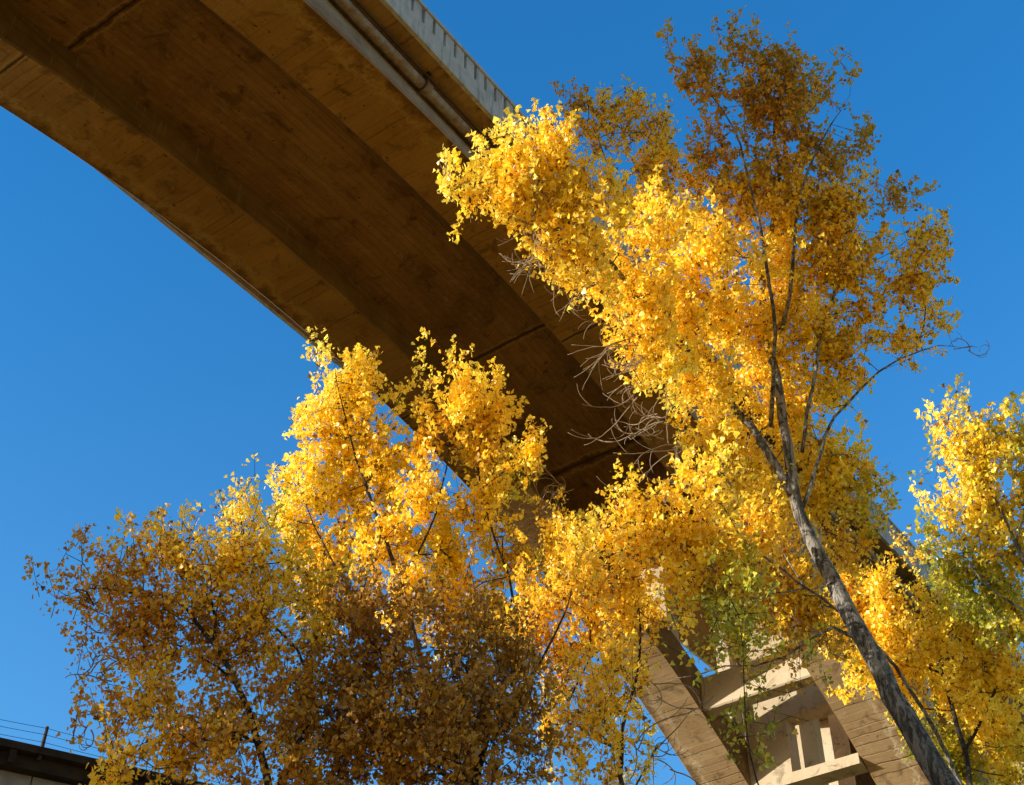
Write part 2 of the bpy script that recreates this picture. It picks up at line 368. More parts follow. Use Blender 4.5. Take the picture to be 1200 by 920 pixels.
# end piers and the approach spans' piers
for sg in (1, -1):
    for x0, x1 in ((45.2, 49.5), (70, 72)):
        mb = MB(); a, b = min(sg*x0, sg*x1), max(sg*x0, sg*x1)
        mb.box(a, b, -W_, W_, GROUND-1, .55); mb.box(a-.3, b+.3, -4.1, 4.1, .551, D1-.004); mb.build('pier', M['strut'], bridge)
# drain pipe slung under the footway
PY, PZ = -3.93, .50
mb = MB(); mb.tube([(x, PY, PZ) for x in range(-70, 71, 2)], .135, 14)
for x in range(-69, 70, 6): mb.tube([(x+.62, PY, PZ), (x+.86, PY, PZ)], .165, 14)
pipe = mb.build('drain_pipe', M['pipe'], bridge, smooth=True)
mb = MB(); mb.tube([(x, PY-.2, PZ+.12) for x in range(-70, 71, 2)], .028, 6); mb.build('cable', M['iron'], pipe, smooth=True)
for k in range(-9, 10):
    x = -2.38+k*3.2; mb = MB()
    arc = [(x, PY+.16*math.cos(t), PZ+.16*math.sin(t)) for t in [math.pi+math.pi*j/10 for j in range(11)]]
    mb.tube([(x, PY-.17, D1)]+arc+[(x, PY+.17, D1)], .026, 6)
    mb.box(x-.06, x+.06, PY-.24, PY-.1, D1-.05, D1+.01); mb.box(x-.06, x+.06, PY+.1, PY+.24, D1-.05, D1+.01)
    h = mb.build('pipe_hanger', M['iron'], pipe)

# ------------------------------------------------------------------ ground
mb = MB(); N = 60
def gz(x, y):
    return GROUND + .25*math.sin(x*.21+1)*math.cos(y*.17) 
gs = [-3000, -1200, -500, -250]+[-160+8*k for k in range(41)]+[250, 500, 1200, 3000]
for x in gs:
    for y in gs: mb.v.append((x, y, gz(x, y) if abs(x) < 200 and abs(y) < 200 else GROUND))
n = len(gs)
for i in range(n-1):
    for j in range(n-1): mb.f.append((i*n+j, (i+1)*n+j, (i+1)*n+j+1, i*n+j+1)); mb.mi.append(0)
g = mb.build('ground', M['ground'], smooth=True); g['kind'] = 'structure'

# ------------------------------------------------------------------ low dark structure at lower left with a wire fence on top
pA = at(0, 864, 33.0)
dB = (pA[2]-CAM[2])/((at(140, 895, 1.0)-CAM)[2]); pB = at(140, 895, dB)
dx = (pB-pA); L = np.linalg.norm(dx); dx = dx/L; nrm = np.cross(dx, [0, 0, 1]); 
if nrm@(CAM-pA) > 0: nrm = -nrm      # nrm points away from the camera
bl = thing('roadside_building', 'dark overhanging roof above a pale panelled wall at the lower left corner', 'building', (pA[0], pA[1], GROUND))
up = np.array([0, 0, 1.0]); O = pA-dx*22
mb = MB(); mb.obox(O-up*.18, dx*46, nrm*9, up*.18); mb.obox(O+nrm*.25-up*.50, dx*46, nrm*8.5, up*.317)
for k in range(0, 46, 2): mb.obox(O+dx*(k+.3)+nrm*.05-up*.50, dx*.16, nrm*.197, up*.31)
mb.build('roof', M['roof'], bl)
Z0 = pA[2]-GROUND
mb = MB()
for k in range(0, 46):
    mb.obox(O+nrm*.55-up*Z0+dx*(k*1.0+.015), dx*.97, nrm*.2, up*(Z0-.51))
mb.obox(O+nrm*.76-up*Z0, dx*46, nrm*7.5, up*(Z0-.52))
mb.build('wall', M['palewall'], bl)
fence = thing('wire_fence', 'thin post with three strands of wire standing along the dark roof edge', 'fence', tuple(pA))
tpx = (at(47, 888, 1)-CAM)
# post where the photograph shows it, others beside it along the roof
def onroof(px, py):
    d = at(px, py, 1)-CAM; nn = nrm; t = ((pA+nrm*.12-CAM)@nn)/(d@nn); return CAM+t*d
base = onroof(49, 876); base = np.array([base[0], base[1], pA[2]])
top = onroof(52, 851); hp = (top-base)@up
for k in range(-3, 6):
    b0 = base+dx*k*3.4; mb = MB(); mb.tube([b0-up*.3, b0+up*.3*hp+dx*.01, b0+up*hp+dx*.02], [.05, .045, .04], 6); mb.build('post', M['post'], fence)
for fr in (.93, .64, .30):
    mb = MB(); pts = []
    for k in range(-3, 5):
        for u in range(8):
            q = base+dx*(k+u/8)*3.4+up*(hp*fr-.05*math.sin(math.pi*u/8)); pts.append(q)
    mb.tube(pts, .006, 4); mb.build('wire', M['iron'], fence)

# ------------------------------------------------------------------ trees
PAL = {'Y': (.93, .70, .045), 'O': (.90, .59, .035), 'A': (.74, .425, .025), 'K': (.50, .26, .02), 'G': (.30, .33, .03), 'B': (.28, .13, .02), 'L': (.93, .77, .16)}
DENS = 4.2
def leaf_mesh(name, pos, dirs, size, tint):
    """pos Nx3 leaf bases, dirs Nx3 blade directions: deltoid leaf of two folded halves each"""
    n = len(pos)
    d = dirs/np.linalg.norm(dirs, axis=1)[:, None]
    r = RNG.normal(size=(n, 3))+np.array(S)*1.2; s = np.cross(d, r); s /= np.linalg.norm(s, axis=1)[:, None]; nn = np.cross(s, d)
    tmpl = np.array([[0, .18], [.42, .10], [.50, .42], [0, 1.05], [-.50, .42], [-.42, .10]]); fold = np.array([0, .14, .18, -.06, .18, .14])
    sz = size*np.clip(RNG.normal(.95, .24, n), .4, 1.5)
    curl = RNG.uniform(-.6, 1.4, n)
    v = pos[:, None, :]+sz[:, None, None]*(tmpl[None, :, 0:1]*s[:, None, :]+tmpl[None, :, 1:2]*d[:, None, :]+(fold[None, :]*curl[:, None])[:, :, None]*nn[:, None, :])
    v = v.reshape(-1, 3)
    base = (np.arange(n)*6)[:, None]
    f = np.concatenate([base+np.array([[0, 1, 2, 3]]), base+np.array([[0, 3, 4, 5]])], 1).reshape(-1)
    me = bpy.data.meshes.new(name); me.vertices.add(n*6); me.vertices.foreach_set('co', v.astype(np.float32).ravel())
    me.loops.add(n*8); me.loops.foreach_set('vertex_index', f.astype(np.int32))
    me.polygons.add(n*2); me.polygons.foreach_set('loop_start', np.arange(n*2, dtype=np.int32)*4)
    me.update(calc_edges=True); me.validate()
    at_ = me.color_attributes.new('tint', 'FLOAT_COLOR', 'POINT')
    c = np.concatenate([np.repeat(tint, 6, 0), np.ones((n*6, 1))], 1)
    at_.data.foreach_set('color', c.astype(np.float32).ravel()); me.materials.append(M['leaf'])
    o = bpy.data.objects.new(name, me); C.objects.link(o); return o

def smooth_path(pts, step=.45):
    """Catmull-Rom through px,py,depth,radius points -> world points + radii"""
    P = [np.append(at(p[0], p[1], p[2]), p[3]) for p in pts]
    out = []
    for i in range(len(P)-1):
        a, b, c, d = P[max(i-1, 0)], P[i], P[i+1], P[min(i+2, len(P)-1)]
        k = max(2, int(np.linalg.norm(c[:3]-b[:3])/step))
        for j in range(k):
            t = j/k; q = .5*((2*b)+(-a+c)*t+(2*a-5*b+4*c-d)*t*t+(-a+3*b-3*c+d)*t**3); out.append(q)
    out.append(P[-1]); out = np.array(out)
    out[1:-1, :3] += RNG.normal(0, .018, (len(out)-2, 3))
    return out

def tree(label, blobs, limbs, bark_m='bark_dark', leafsize=.088, per=30, group=None, dens=1.0, tw=.0045, jitter=1.0, ds=1.0, lr=.5, dz=0.0, twigmat=None, name='cottonwood_tree'):
    limbs = [[(a, b, c*ds, d*ds*lr*(1 if k else .95)) for a, b, c, d in l] for k, l in enumerate(limbs)]; blobs = [(b[0], b[1], b[2], (b[3]-dz*max(0, b[1]-690)+(RNG.normal(0, .45) if dz else 0))*ds)+tuple(b[4:]) for b in blobs]; dens = dens*DENS
    # limbs: list of paths, the first one is the trunk; it is carried down to the ground
    paths = [smooth_path(l) for l in limbs]
    tr = paths[0]; b = tr[0].copy(); low = []
    d0 = (tr[0]-tr[1])[:3]; d0 /= np.linalg.norm(d0)
    p = tr[0].copy(); rr = tr[0][3]
    while p[2] > GROUND-.3:
        d0 = d0*.9+np.array([0, 0, -1])*.1; d0 /= np.linalg.norm(d0)
        p = p.copy(); p[:3] += d0*.7; rr *= 1.018; p[3] = rr*(1.5 if p[2] < GROUND+.5 else 1); low.append(p)
    paths[0] = np.array(low[::-1]+list(tr))
    root = thing(name, label, 'tree', (low[-1][0], low[-1][1], GROUND), group)
    # targets: clumps of sprigs
    T, H, ctr = [], [], []
    for bl_ in blobs:
        x, y, r, dep = bl_[:4]; hue = bl_[4] if len(bl_) > 4 else 'Y'; dn = bl_[5] if len(bl_) > 5 else 1.0
        c = at(x, y, dep); rw = r*dep/FOC
        ns = max(3, int(dens*dn*(rw/.26)**2*1.9))
        nsub = max(2, ns//6)
        u = RNG.normal(size=(nsub, 3)); u /= np.linalg.norm(u, axis=1)[:, None]
        sub = c+u*(rw*.84*RNG.uniform(.15, 1.0, (nsub, 1))**.6)
        for k in range(ns):
            q = sub[RNG.integers(nsub)]+RNG.normal(0, .17, 3)*np.array([1, 1, 1.5]); T.append(q); H.append(hue); ctr.append(c)
    T = np.array(T); ctr = np.array(ctr); H = np.array(H); n = len(T)
    # grow twigs: every target joins the nearest point of the tree so far, with a pull to short paths from the trunk
    nodes = []; par = []; plen = []; rad0 = []
    for p_ in paths:
        prev = -1
        for q in p_:
            if q[2] < CAM[2]+1 : continue
            nodes.append(q[:3]); par.append(-2); rad0.append(q[3]); plen.append(0.0)
    nl = len(nodes)
    for i in range(nl): plen[i] = max(0, .35*(nodes[i][2]-min(x[2] for x in nodes[:1])))
    cap = nl+n*6+10
    NP = np.zeros((cap, 3)); NP[:nl] = nodes; PL = np.zeros(cap); PL[:nl] = plen; PR = np.full(cap, -1, int); cnt = nl
    d0_ = np.sqrt(((T[:, None, :]-NP[None, :nl])**2).sum(2)).min(1)
    order = np.argsort(d0_)
    for i in order:
        q = T[i]; dv = q-NP[:cnt]; dd = np.sqrt((dv**2).sum(1))
        cost = dd+.28*PL[:cnt]+.5*np.maximum(0, -dv[:, 2]-.1)      # twigs rather rise than drop
        j = int(np.argmin(cost)); L_ = dd[j]; k = max(1, min(5, int(L_/.35)))
        a = NP[j]; prev = j; sag = RNG.normal(0, .07*L_*jitter, 3)+np.array([0, 0, -.06*L_])
        for m in range(1, k+1):
            t = m/k; pt = a+(q-a)*t+sag*math.sin(math.pi*t)
            NP[cnt] = pt; PR[cnt] = prev; PL[cnt] = PL[prev]+L_/k; prev = cnt; cnt += 1
    # radii by the pipe rule
    e = 2.4; A = np.zeros(cnt); kids = np.zeros(cnt, int)
    for i in range(cnt-1, nl-1, -1):
        if A[i] == 0: A[i] = tw**e
        if PR[i] >= nl: A[PR[i]] += A[i]
    rad = np.minimum(A**(1/e), .075)
    # main child of each node keeps the ring
    main = {}
    for i in range(nl, cnt):
        p = PR[i]
        if p >= nl and (p not in main or rad[i] > rad[main[p]]): main[p] = i
    def basis(d):
        d = d/(np.linalg.norm(d, axis=-1, keepdims=True)+1e-9); ref = np.where(np.abs(d[:, 2:3]) > .9, np.array([[1., 0, 0]]), np.array([[0, 0, 1.]]))
        a = np.cross(d, ref); a /= np.linalg.norm(a, axis=1)[:, None]; return a, np.cross(d, a)
    idx = np.arange(nl, cnt); D = NP[idx]-NP[PR[idx]]; a, b_ = basis(D); K = 5
    an = 2*np.pi*np.arange(K)/K
    ring = NP[idx][:, None]+rad[idx][:, None, None]*(np.cos(an)[None, :, None]*a[:, None]+np.sin(an)[None, :, None]*b_[:, None])
    st = NP[PR[idx]][:, None]+rad[idx][:, None, None]*(np.cos(an)[None, :, None]*a[:, None]+np.sin(an)[None, :, None]*b_[:, None])
    m_ = len(idx); V = np.concatenate([ring.reshape(-1, 3), st.reshape(-1, 3)]); F = []
    s0 = np.where([PR[i] >= nl and main.get(PR[i]) == i for i in idx], (PR[idx]-nl)*K, (m_+np.arange(m_))*K)
    e0 = np.arange(m_)*K
    F = np.stack([np.stack([s0+j, s0+(j+1) % K, e0+(j+1) % K, e0+j], 1) for j in range(K)], 1).reshape(-1, 4)
    cen = T-ctr; cen /= np.linalg.norm(cen, axis=1)[:, None]+1e-6
    ax = cen*.5+RNG.normal(0, .45, (n, 3))+np.array([0, 0, .75]); ax /= np.linalg.norm(ax, axis=1)[:, None]
    sln = RNG.uniform(.22, .60, n)
    a2, b2 = basis(ax); p0 = T-ax*(sln*.6)[:, None]; p1 = T+ax*sln[:, None]; tri = 2*np.pi*np.arange(3)/3
    off = np.cos(tri)[None, :, None]*a2[:, None]+np.sin(tri)[None, :, None]*b2[:, None]
    sv = np.concatenate([p0[:, None]+off*.0055, p1[:, None]+off*.0025], 1).reshape(-1, 3); o_ = len(V)+np.arange(n)*6
    sf = np.stack([np.stack([o_+j, o_+(j+1) % 3, o_+3+(j+1) % 3, o_+3+j], 1) for j in range(3)], 1).reshape(-1, 4)
    V = np.concatenate([V, sv]); F = np.concatenate([F, sf])
    mesh = bpy.data.meshes.new('branches'); mesh.from_pydata(V.tolist(), [], F.tolist()); mesh.materials.append(M[twigmat or bark_m])
    mesh.polygons.foreach_set('use_smooth', [True]*len(F)); mesh.update()
    bo = bpy.data.objects.new('branches', mesh); C.objects.link(bo)
    mb = MB()
    for k, p_ in enumerate(paths): mb.tube(p_[:, :3], list(p_[:, 3]), 14 if k == 0 else 9)
    to = mb.build('trunk', M[bark_m], smooth=True)
    # leaves in sprigs along the twig ends
    np_ = RNG.poisson(per*RNG.uniform(.45, 1.4, n)); rep = np.repeat(np.arange(n), np_); m = len(rep)
    ln = sln[rep]
    t = RNG.uniform(-.6, 1, m)
    pos = T[rep]+ax[rep]*(ln*t)[:, None]+RNG.normal(0, .05, (m, 3))*(1.35-.6*np.abs(t))[:, None]
    dr = ax[rep]*.35+RNG.normal(0, .6, (m, 3))+np.array([0, 0, -.25])
    # colour: by clump, by sprig, by leaf
    pick = {'Y': ('Y', 'O', 'L'), 'O': ('O', 'Y', 'B'), 'G': ('G', 'Y', 'G'), 'D': ('K', 'A', 'O'), 'T': ('A', 'K', 'G'), 'E': ('K', 'B', 'A'), 'L': ('L', 'Y', 'Y'), 'M': ('Y', 'G', 'O')}  # D, T and E are darker mixes with the crowns' shade painted in
    base = np.array([[PAL[c] for c in pick[h]] for h in H])       # n,3,3
    sp = RNG.beta(1.6, 2.6, n)[rep]; s2 = RNG.uniform(0, 1, m)
    w1 = np.clip(sp*.9+RNG.normal(0, .18, m), 0, 1)[:, None]
    col = base[rep, 0]*(1-w1)+base[rep, 1]*w1
    k3 = (s2 < .16)[:, None]; col = np.where(k3, base[rep, 2]*.8+col*.2, col)
    br = (RNG.uniform(0, 1, m) < .035)[:, None]; col = np.where(br, np.array([[.22, .10, .03]]), col)
    col *= RNG.uniform(.78, 1.08, (m, 1)); col = np.clip(col, .01, .9)
    # short petiole twigs for each sprig are part of the branches mesh already
    lo = leaf_mesh('crown', pos, dr, leafsize, col)
    for o in (bo, to, lo):
        o.parent = root; o.matrix_parent_inverse = Matrix.Translation(root.location).inverted()
    return root

def bare_twigs(root, anchors, seed):
    """pale leafless twigs that hang and curl from a limb"""
    rg = np.random.default_rng(seed)
    for (x, y, dep, n, ln, dxp) in anchors:
        a0 = at(x, y, dep); mb = MB()
        for k in range(int(n*1.3)):
            p = a0+rg.normal(0, .10, 3); d = -RGT*dxp*rg.uniform(.3, 1.2)+UPV*rg.uniform(-.9, .5)+rg.normal(0, .25, 3); d /= np.linalg.norm(d)
            ca = rg.choice([-1, 1])*rg.uniform(.02, .17); cb = rg.uniform(-.022, .022); L_ = ln*rg.uniform(.5, 1.35); ns = 14; pts = [p]
            for s_ in range(ns):
                ca += cb; e1 = np.cross(FWD, d); e1 /= np.linalg.norm(e1); d = d+e1*ca-UPV*.05+rg.normal(0, .12, 3); d /= np.linalg.norm(d); p = p+d*L_/ns; pts.append(p)
            mb.tube(pts, [.012*(1-.55*i/ns) for i in range(ns+1)], 5)
            for rep in range(2):
                i = rg.integers(4, 12); p = pts[i]; q = [p]; d2 = (pts[i]-pts[i-1]); d2 = d2/np.linalg.norm(d2)+rg.normal(0, .6, 3)
                for s_ in range(6):
                    d2 = d2/np.linalg.norm(d2)+np.cross(FWD, d2)*ca*1.3+rg.normal(0, .08, 3); p = p+d2/np.linalg.norm(d2)*L_/14; q.append(p)
                mb.tube(q, [.008*(1-.5*i/6) for i in range(7)], 4)
        o = mb.build('bare_twig_spray', M['twig'], smooth=True); o.parent = root; o.matrix_parent_inverse = Matrix.Translation(root.location).inverted()

G1 = 'cottonwoods in yellow autumn leaf below the bridge'
# A: the tall leaning cottonwood right of centre
D = 24
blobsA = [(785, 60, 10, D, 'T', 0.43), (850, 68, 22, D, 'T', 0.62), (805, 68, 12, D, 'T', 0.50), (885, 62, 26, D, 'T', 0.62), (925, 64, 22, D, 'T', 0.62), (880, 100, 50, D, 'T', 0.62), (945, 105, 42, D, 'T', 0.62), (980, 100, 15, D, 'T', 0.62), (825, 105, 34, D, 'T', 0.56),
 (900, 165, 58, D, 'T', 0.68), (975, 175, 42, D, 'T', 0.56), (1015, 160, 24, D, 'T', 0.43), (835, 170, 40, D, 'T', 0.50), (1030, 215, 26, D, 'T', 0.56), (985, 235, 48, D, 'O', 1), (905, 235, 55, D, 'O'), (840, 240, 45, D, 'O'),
 (685, 122, 18, D+1.5, 'T', 0.62), (705, 145, 36, D+1.5, 'O'), (765, 160, 34, D+1.5, 'O', .9), (760, 215, 44, D+1, 'O'), (755, 120, 16, D+1, 'O', .7),
 (592, 165, 18, D-4.2, 'L'), (622, 182, 30, D-4.2, 'L'), (570, 195, 26, D-4.2, 'L'), (530, 212, 20, D-4.2, 'L', .9), (545, 240, 16, D-4.2, 'Y', .8), (610, 215, 42, D-4.2, 'Y'), (660, 195, 44, D-4.2, 'Y'), (700, 240, 50, D-4.2, 'Y'), (640, 260, 42, D-4.2, 'Y'), (590, 250, 24, D-4.2, 'Y', .8),
 (760, 265, 50, D-2.6, 'Y'), (690, 310, 44, D-4.2, 'Y'), (735, 330, 48, D-2.6, 'Y'), (835, 300, 55, D-1.2, 'Y'), (800, 350, 55, D-1.2, 'Y'), (900, 310, 55, D, 'Y'), (960, 300, 45, D, 'O'), (1000, 320, 34, D, 'O', .9),
 (750, 385, 45, D-2.6, 'Y'), (800, 410, 50, D-1.2, 'Y'), (870, 380, 55, D, 'Y'), (935, 375, 50, D, 'Y'), (975, 400, 38, D, 'O'), (770, 440, 36, D-2.6, 'L'), (830, 460, 45, D-1.2, 'Y'), (910, 440, 50, D, 'Y'), (960, 450, 35, D, 'Y'), (990, 470, 18, D, 'Y', .7),
 (1075, 300, 30, D, 'O', .75), (1100, 275, 18, D, 'O', .7), (1115, 310, 12, D, 'O', .7), (1055, 330, 30, D, 'O', .8), (1020, 370, 26, D, 'O', .8), (1080, 355, 28, D, 'O', .7), (1100, 385, 16, D, 'O', .5), (1050, 400, 24, D, 'O', .8), (1020, 430, 18, D, 'O', .8),
 (800, 500, 24, D, 'Y', .7), (860, 500, 45, D, 'Y'), (930, 510, 45, D, 'Y'), (975, 530, 35, D, 'Y'), (1005, 560, 28, D, 'M'), (1035, 588, 12, D, 'M', .8), (960, 580, 45, D, 'Y'), (1000, 612, 24, D, 'M', .9), (895, 550, 40, D, 'Y'), (880, 600, 38, D, 'Y'), (990, 640, 34, D, 'O')]
limbsA = [[(1112, 925, 17.6, .235), (1060, 840, 18.6, .225), (1022, 765, 19.6, .205), (985, 700, 20.6, .19), (955, 640, 21.6, .16), (930, 582, 22.4, .14), (922, 520, 23.0, .125), (908, 440, 23.6, .115), (893, 350, 24, .095), (903, 270, 24, .075), (912, 215, 24, .055), (905, 140, 24, .035), (893, 60, 24, .015)],
 [(938, 600, 22.2, .06), (950, 570, 22.5, .05), (962, 530, 22.9, .042), (977, 490, 23.4, .036), (1008, 455, 23.8, .03), (1055, 420, 24, .021), (1100, 405, 24, .011), (1130, 408, 24, .006)],
 [(928, 580, 22.4, .11), (893, 520, 23, .10), (850, 465, 23.6, .09), (800, 405, 22.5, .07), (735, 330, 21.3, .06), (680, 270, 20.4, .045), (630, 222, 19.8, .03), (580, 200, 19.8, .014)],
 [(905, 425, 23.7, .07), (925, 350, 23.4, .05), (930, 280, 23.4, .04), (945, 200, 23.6, .025), (985, 130, 24, .012)],
 [(903, 500, 23.2, .06), (905, 440, 22.9, .052), (906, 360, 22.9, .045), (885, 240, 23.2, .03), (860, 150, 23.6, .02), (815, 90, 24, .008)],
 [(800, 405, 23.8, .05), (740, 300, 24.5, .035), (720, 220, 25, .02), (690, 140, 25.3, .01)],
 [(940, 530, 23, .05), (960, 400, 23.6, .04), (990, 300, 24, .03), (1010, 220, 24, .015)],
 [(1020, 762, 19.6, .06), (975, 735, 19.8, .035), (920, 770, 20, .022), (850, 782, 20.2, .016), (790, 795, 20.4, .008)]]
rA = tree('tallest cottonwood, leaning grey trunk and shaded brown top, right of the bridge', blobsA, limbsA, 'bark_pale', per=34, dens=.95, group=G1, ds=1.29, lr=.68)
bare_twigs(rA, [(a, b, c*1.29, d, e, f) for a, b, c, d, e, f in [(625, 262, 19.7, 7, .9, 1), (650, 280, 19.9, 9, 1.0, 1), (672, 300, 20.1, 8, 1.0, 1), (700, 330, 20.4, 5, .9, 1), (735, 400, 21.1, 6, 1.1, 1), (750, 425, 21.2, 8, 1.2, 1), (745, 455, 21.3, 4, 1.1, 1), (775, 490, 21.6, 8, 1.3, 1), (790, 520, 21.8, 5, 1.2, 1), (790, 560, 22, 5, 1.0, 1), (535, 203, 19.8, 4, .4, 1), (1125, 408, 24, 3, .6, -1), (960, 745, 19.6, 5, .8, .6)]], 5)

# B: yellow tree in front of the far arch
D = 29
blobsB = [(960, 705, 28, D+5.5, 'O', .9), (930, 725, 26, D+5.5, 'O', .9), (985, 748, 22, D+5.5, 'O', .8), (820, 690, 26, D, 'Y', .9), (728, 578, 16, D, 'Y'), (745, 600, 28, D, 'Y'), (775, 625, 32, D, 'Y'), (800, 575, 24, D, 'Y'), (835, 565, 34, D, 'Y'), (830, 610, 40, D, 'Y'), (870, 640, 44, D+2.5, 'O'), (800, 660, 36, D, 'Y'), (755, 655, 28, D, 'Y'), (700, 650, 26, D, 'Y'), (720, 680, 28, D, 'O'),
 (850, 690, 40, D, 'M'), (900, 690, 40, D+5.5, 'O'), (905, 730, 34, D+5.5, 'O'), (830, 720, 28, D, 'G', .8), (870, 740, 34, D+2.5, 'G', .8), (800, 715, 14, D, 'L', .8), (920, 640, 30, D+5.5, 'O'), (900, 600, 34, D+5.5, 'Y'), (950, 680, 36, D+5.5, 'O'), (945, 735, 30, D+5.5, 'O', .8)]
limbsB = [[(1160, 1000, 33, .12), (1085, 835, 33.5, .10), (1015, 745, 34, .085), (945, 690, 33, .06), (880, 640, 31, .045), (845, 590, 29, .02)],
 [(945, 690, 33, .04), (860, 700, 30.5, .03), (790, 670, 29, .022), (740, 610, 29, .01)], [(945, 690, 33, .04), (915, 640, 33.5, .03), (900, 590, 34, .012)]]
tree('bright yellow cottonwood whose crown covers the foot of the bridge arches', blobsB, limbsB, 'bark_pale', per=30, dens=.95, group=G1, ds=.85, leafsize=.085)
# green spray in front of the openings
D = 21
blobsI = [(835, 705, 24, D, 'G', .8), (880, 700, 26, D, 'G', .8), (850, 745, 26, D, 'G', .9), (900, 760, 18, D, 'G', .5), (930, 770, 16, D, 'D', .4), (850, 850, 18, D, 'G', .9), (880, 840, 14, D, 'G', .6), (875, 885, 14, D, 'G', .9), (855, 815, 12, D, 'G', .5), (920, 800, 12, D, 'D', .4), (800, 745, 12, D, 'M', .3), (980, 770, 18, D, 'G', .4)]
limbsI = [[(905, 1010, 19.6, .035), (893, 940, 20, .028), (880, 880, 20.4, .022), (872, 800, 20.8, .016), (865, 720, 21, .008)], [(880, 880, 20.4, .014), (862, 850, 20.8, .01), (855, 830, 21, .006)]]
tree('thin sapling with small dull green leaves before the pale bridge openings', blobsI, limbsI, 'bark_dark', leafsize=.075, per=18, dens=.9, group='green saplings below the bridge', tw=.004, name='sapling')

# C: bright crown left of centre
D = 27
blobsC = [(392, 428, 11, D, 'L'), (375, 440, 9, D, 'L', .7), (425, 432, 12, D, 'Y'), (400, 450, 30, D, 'L'), (375, 475, 20, D, 'L'), (430, 480, 40, D, 'Y'), (455, 455, 10, D, 'Y', .6), (360, 515, 18, D, 'Y', .7), (390, 520, 35, D, 'Y'), (450, 530, 40, D, 'Y'), (480, 445, 10, D, 'Y', .9), (490, 480, 18, D, 'Y', .8),
 (520, 440, 14, D, 'Y'), (540, 468, 28, D, 'Y'), (570, 448, 12, D, 'Y'), (580, 480, 32, D, 'Y'), (605, 520, 22, D, 'Y'), (560, 520, 38, D, 'O'), (600, 560, 26, D, 'M'), (500, 530, 26, D, 'O', .8), (620, 540, 10, D, 'O', .7),
 (345, 560, 18, D, 'L'), (375, 580, 34, D, 'L'), (430, 580, 45, D, 'Y'), (350, 610, 24, D, 'L'), (490, 590, 36, D, 'Y', .9), (550, 600, 36, D, 'Y'), (390, 640, 40, D, 'Y'), (450, 650, 45, D, 'Y'), (520, 660, 45, D, 'Y'), (580, 650, 36, D, 'O', .9),
 (350, 650, 25, D, 'Y', .7), (400, 700, 36, D, 'O'), (470, 710, 40, D, 'Y'), (540, 720, 40, D, 'O'), (600, 700, 30, D, 'O', .8), (620, 660, 20, D, 'M', .7), (590, 750, 30, D, 'O')]
limbsC = [[(560, 1000, 20.5, .17), (545, 930, 21.5, .16), (520, 850, 23, .13), (495, 780, 24.5, .11), (470, 690, 25.8, .085), (440, 600, 26.6, .06), (410, 510, 27, .035), (392, 425, 27, .01)],
 [(520, 850, 23, .085), (560, 770, 24.5, .07), (600, 700, 25.8, .05), (580, 630, 26.5, .04), (560, 540, 27, .025), (575, 450, 27, .01)],
 [(495, 780, 24.5, .06), (430, 720, 25.6, .045), (380, 640, 26.5, .03), (350, 570, 27, .012)], [(470, 690, 25.8, .05), (510, 600, 26.6, .035), (530, 500, 27, .02), (522, 435, 27, .008)]]
rC = tree('pale gold cottonwood with sunlit feathery top left of centre under the deck', blobsC, limbsC, 'bark_dark', per=36, dens=1.05, group=G1, ds=1.1, leafsize=.088, dz=.014)
bare_twigs(rC, [(640, 600, 29.5, 22, .95, .5), (655, 640, 29.5, 8, .8, .2), (655, 575, 29.5, 4, .6, .3)], 9)
# second tree, right of the bright crown, thin
D = 26
blobsF = [(620, 690, 26, D+2, 'O', .9), (650, 700, 26, D+1, 'O', .9), (600, 740, 26, D+1, 'O'), (630, 780, 26, D, 'D', .9), (770, 700, 20, D+1, 'O', .9), (640, 650, 22, D+3, 'O', .8), (668, 628, 22, D+3, 'Y', .8), (698, 615, 16, D+3, 'Y', .7), (720, 640, 20, D+2, 'Y', .8), (690, 655, 24, D+2, 'O', .8), (690, 690, 24, D, 'O', .8), (640, 740, 26, D, 'O', .7), (680, 740, 30, D, 'O', .8), (725, 735, 26, D, 'Y', .8), (745, 760, 20, D, 'O', .7), (740, 700, 24, D, 'Y', .8), (655, 790, 26, D, 'O', .7), (700, 800, 30, D, 'O', .8), (740, 810, 22, D, 'O', .7), (690, 850, 34, D, 'O', .8), (730, 870, 26, D, 'Y', .8), (650, 870, 26, D, 'O', .7), (700, 905, 26, D, 'O', .7), (650, 705, 16, D, 'O', .6), (760, 840, 12, D, 'O', .5)]
limbsF = [[(745, 1010, 21, .10), (735, 940, 22, .09), (728, 880, 23, .07), (745, 800, 24.3, .055), (752, 740, 25.2, .04), (745, 690, 26, .015)], [(728, 880, 23, .05), (665, 840, 24, .04), (690, 770, 25, .03), (690, 700, 26, .012)], [(735, 940, 22, .035), (770, 880, 22.6, .02), (812, 830, 23, .008)]]
rF = tree('thin open cottonwood of orange leaves with pale bare stems beside blue gaps', blobsF, limbsF, 'bark_dark', per=36, dens=1.5, group=G1, leafsize=.076, dz=.014)
bare_twigs(rF, [(745, 870, 23, 5, 1.5, -.7), (765, 800, 24, 3, 1.2, -.5), (775, 890, 23, 3, 1.2, -.7)], 12)

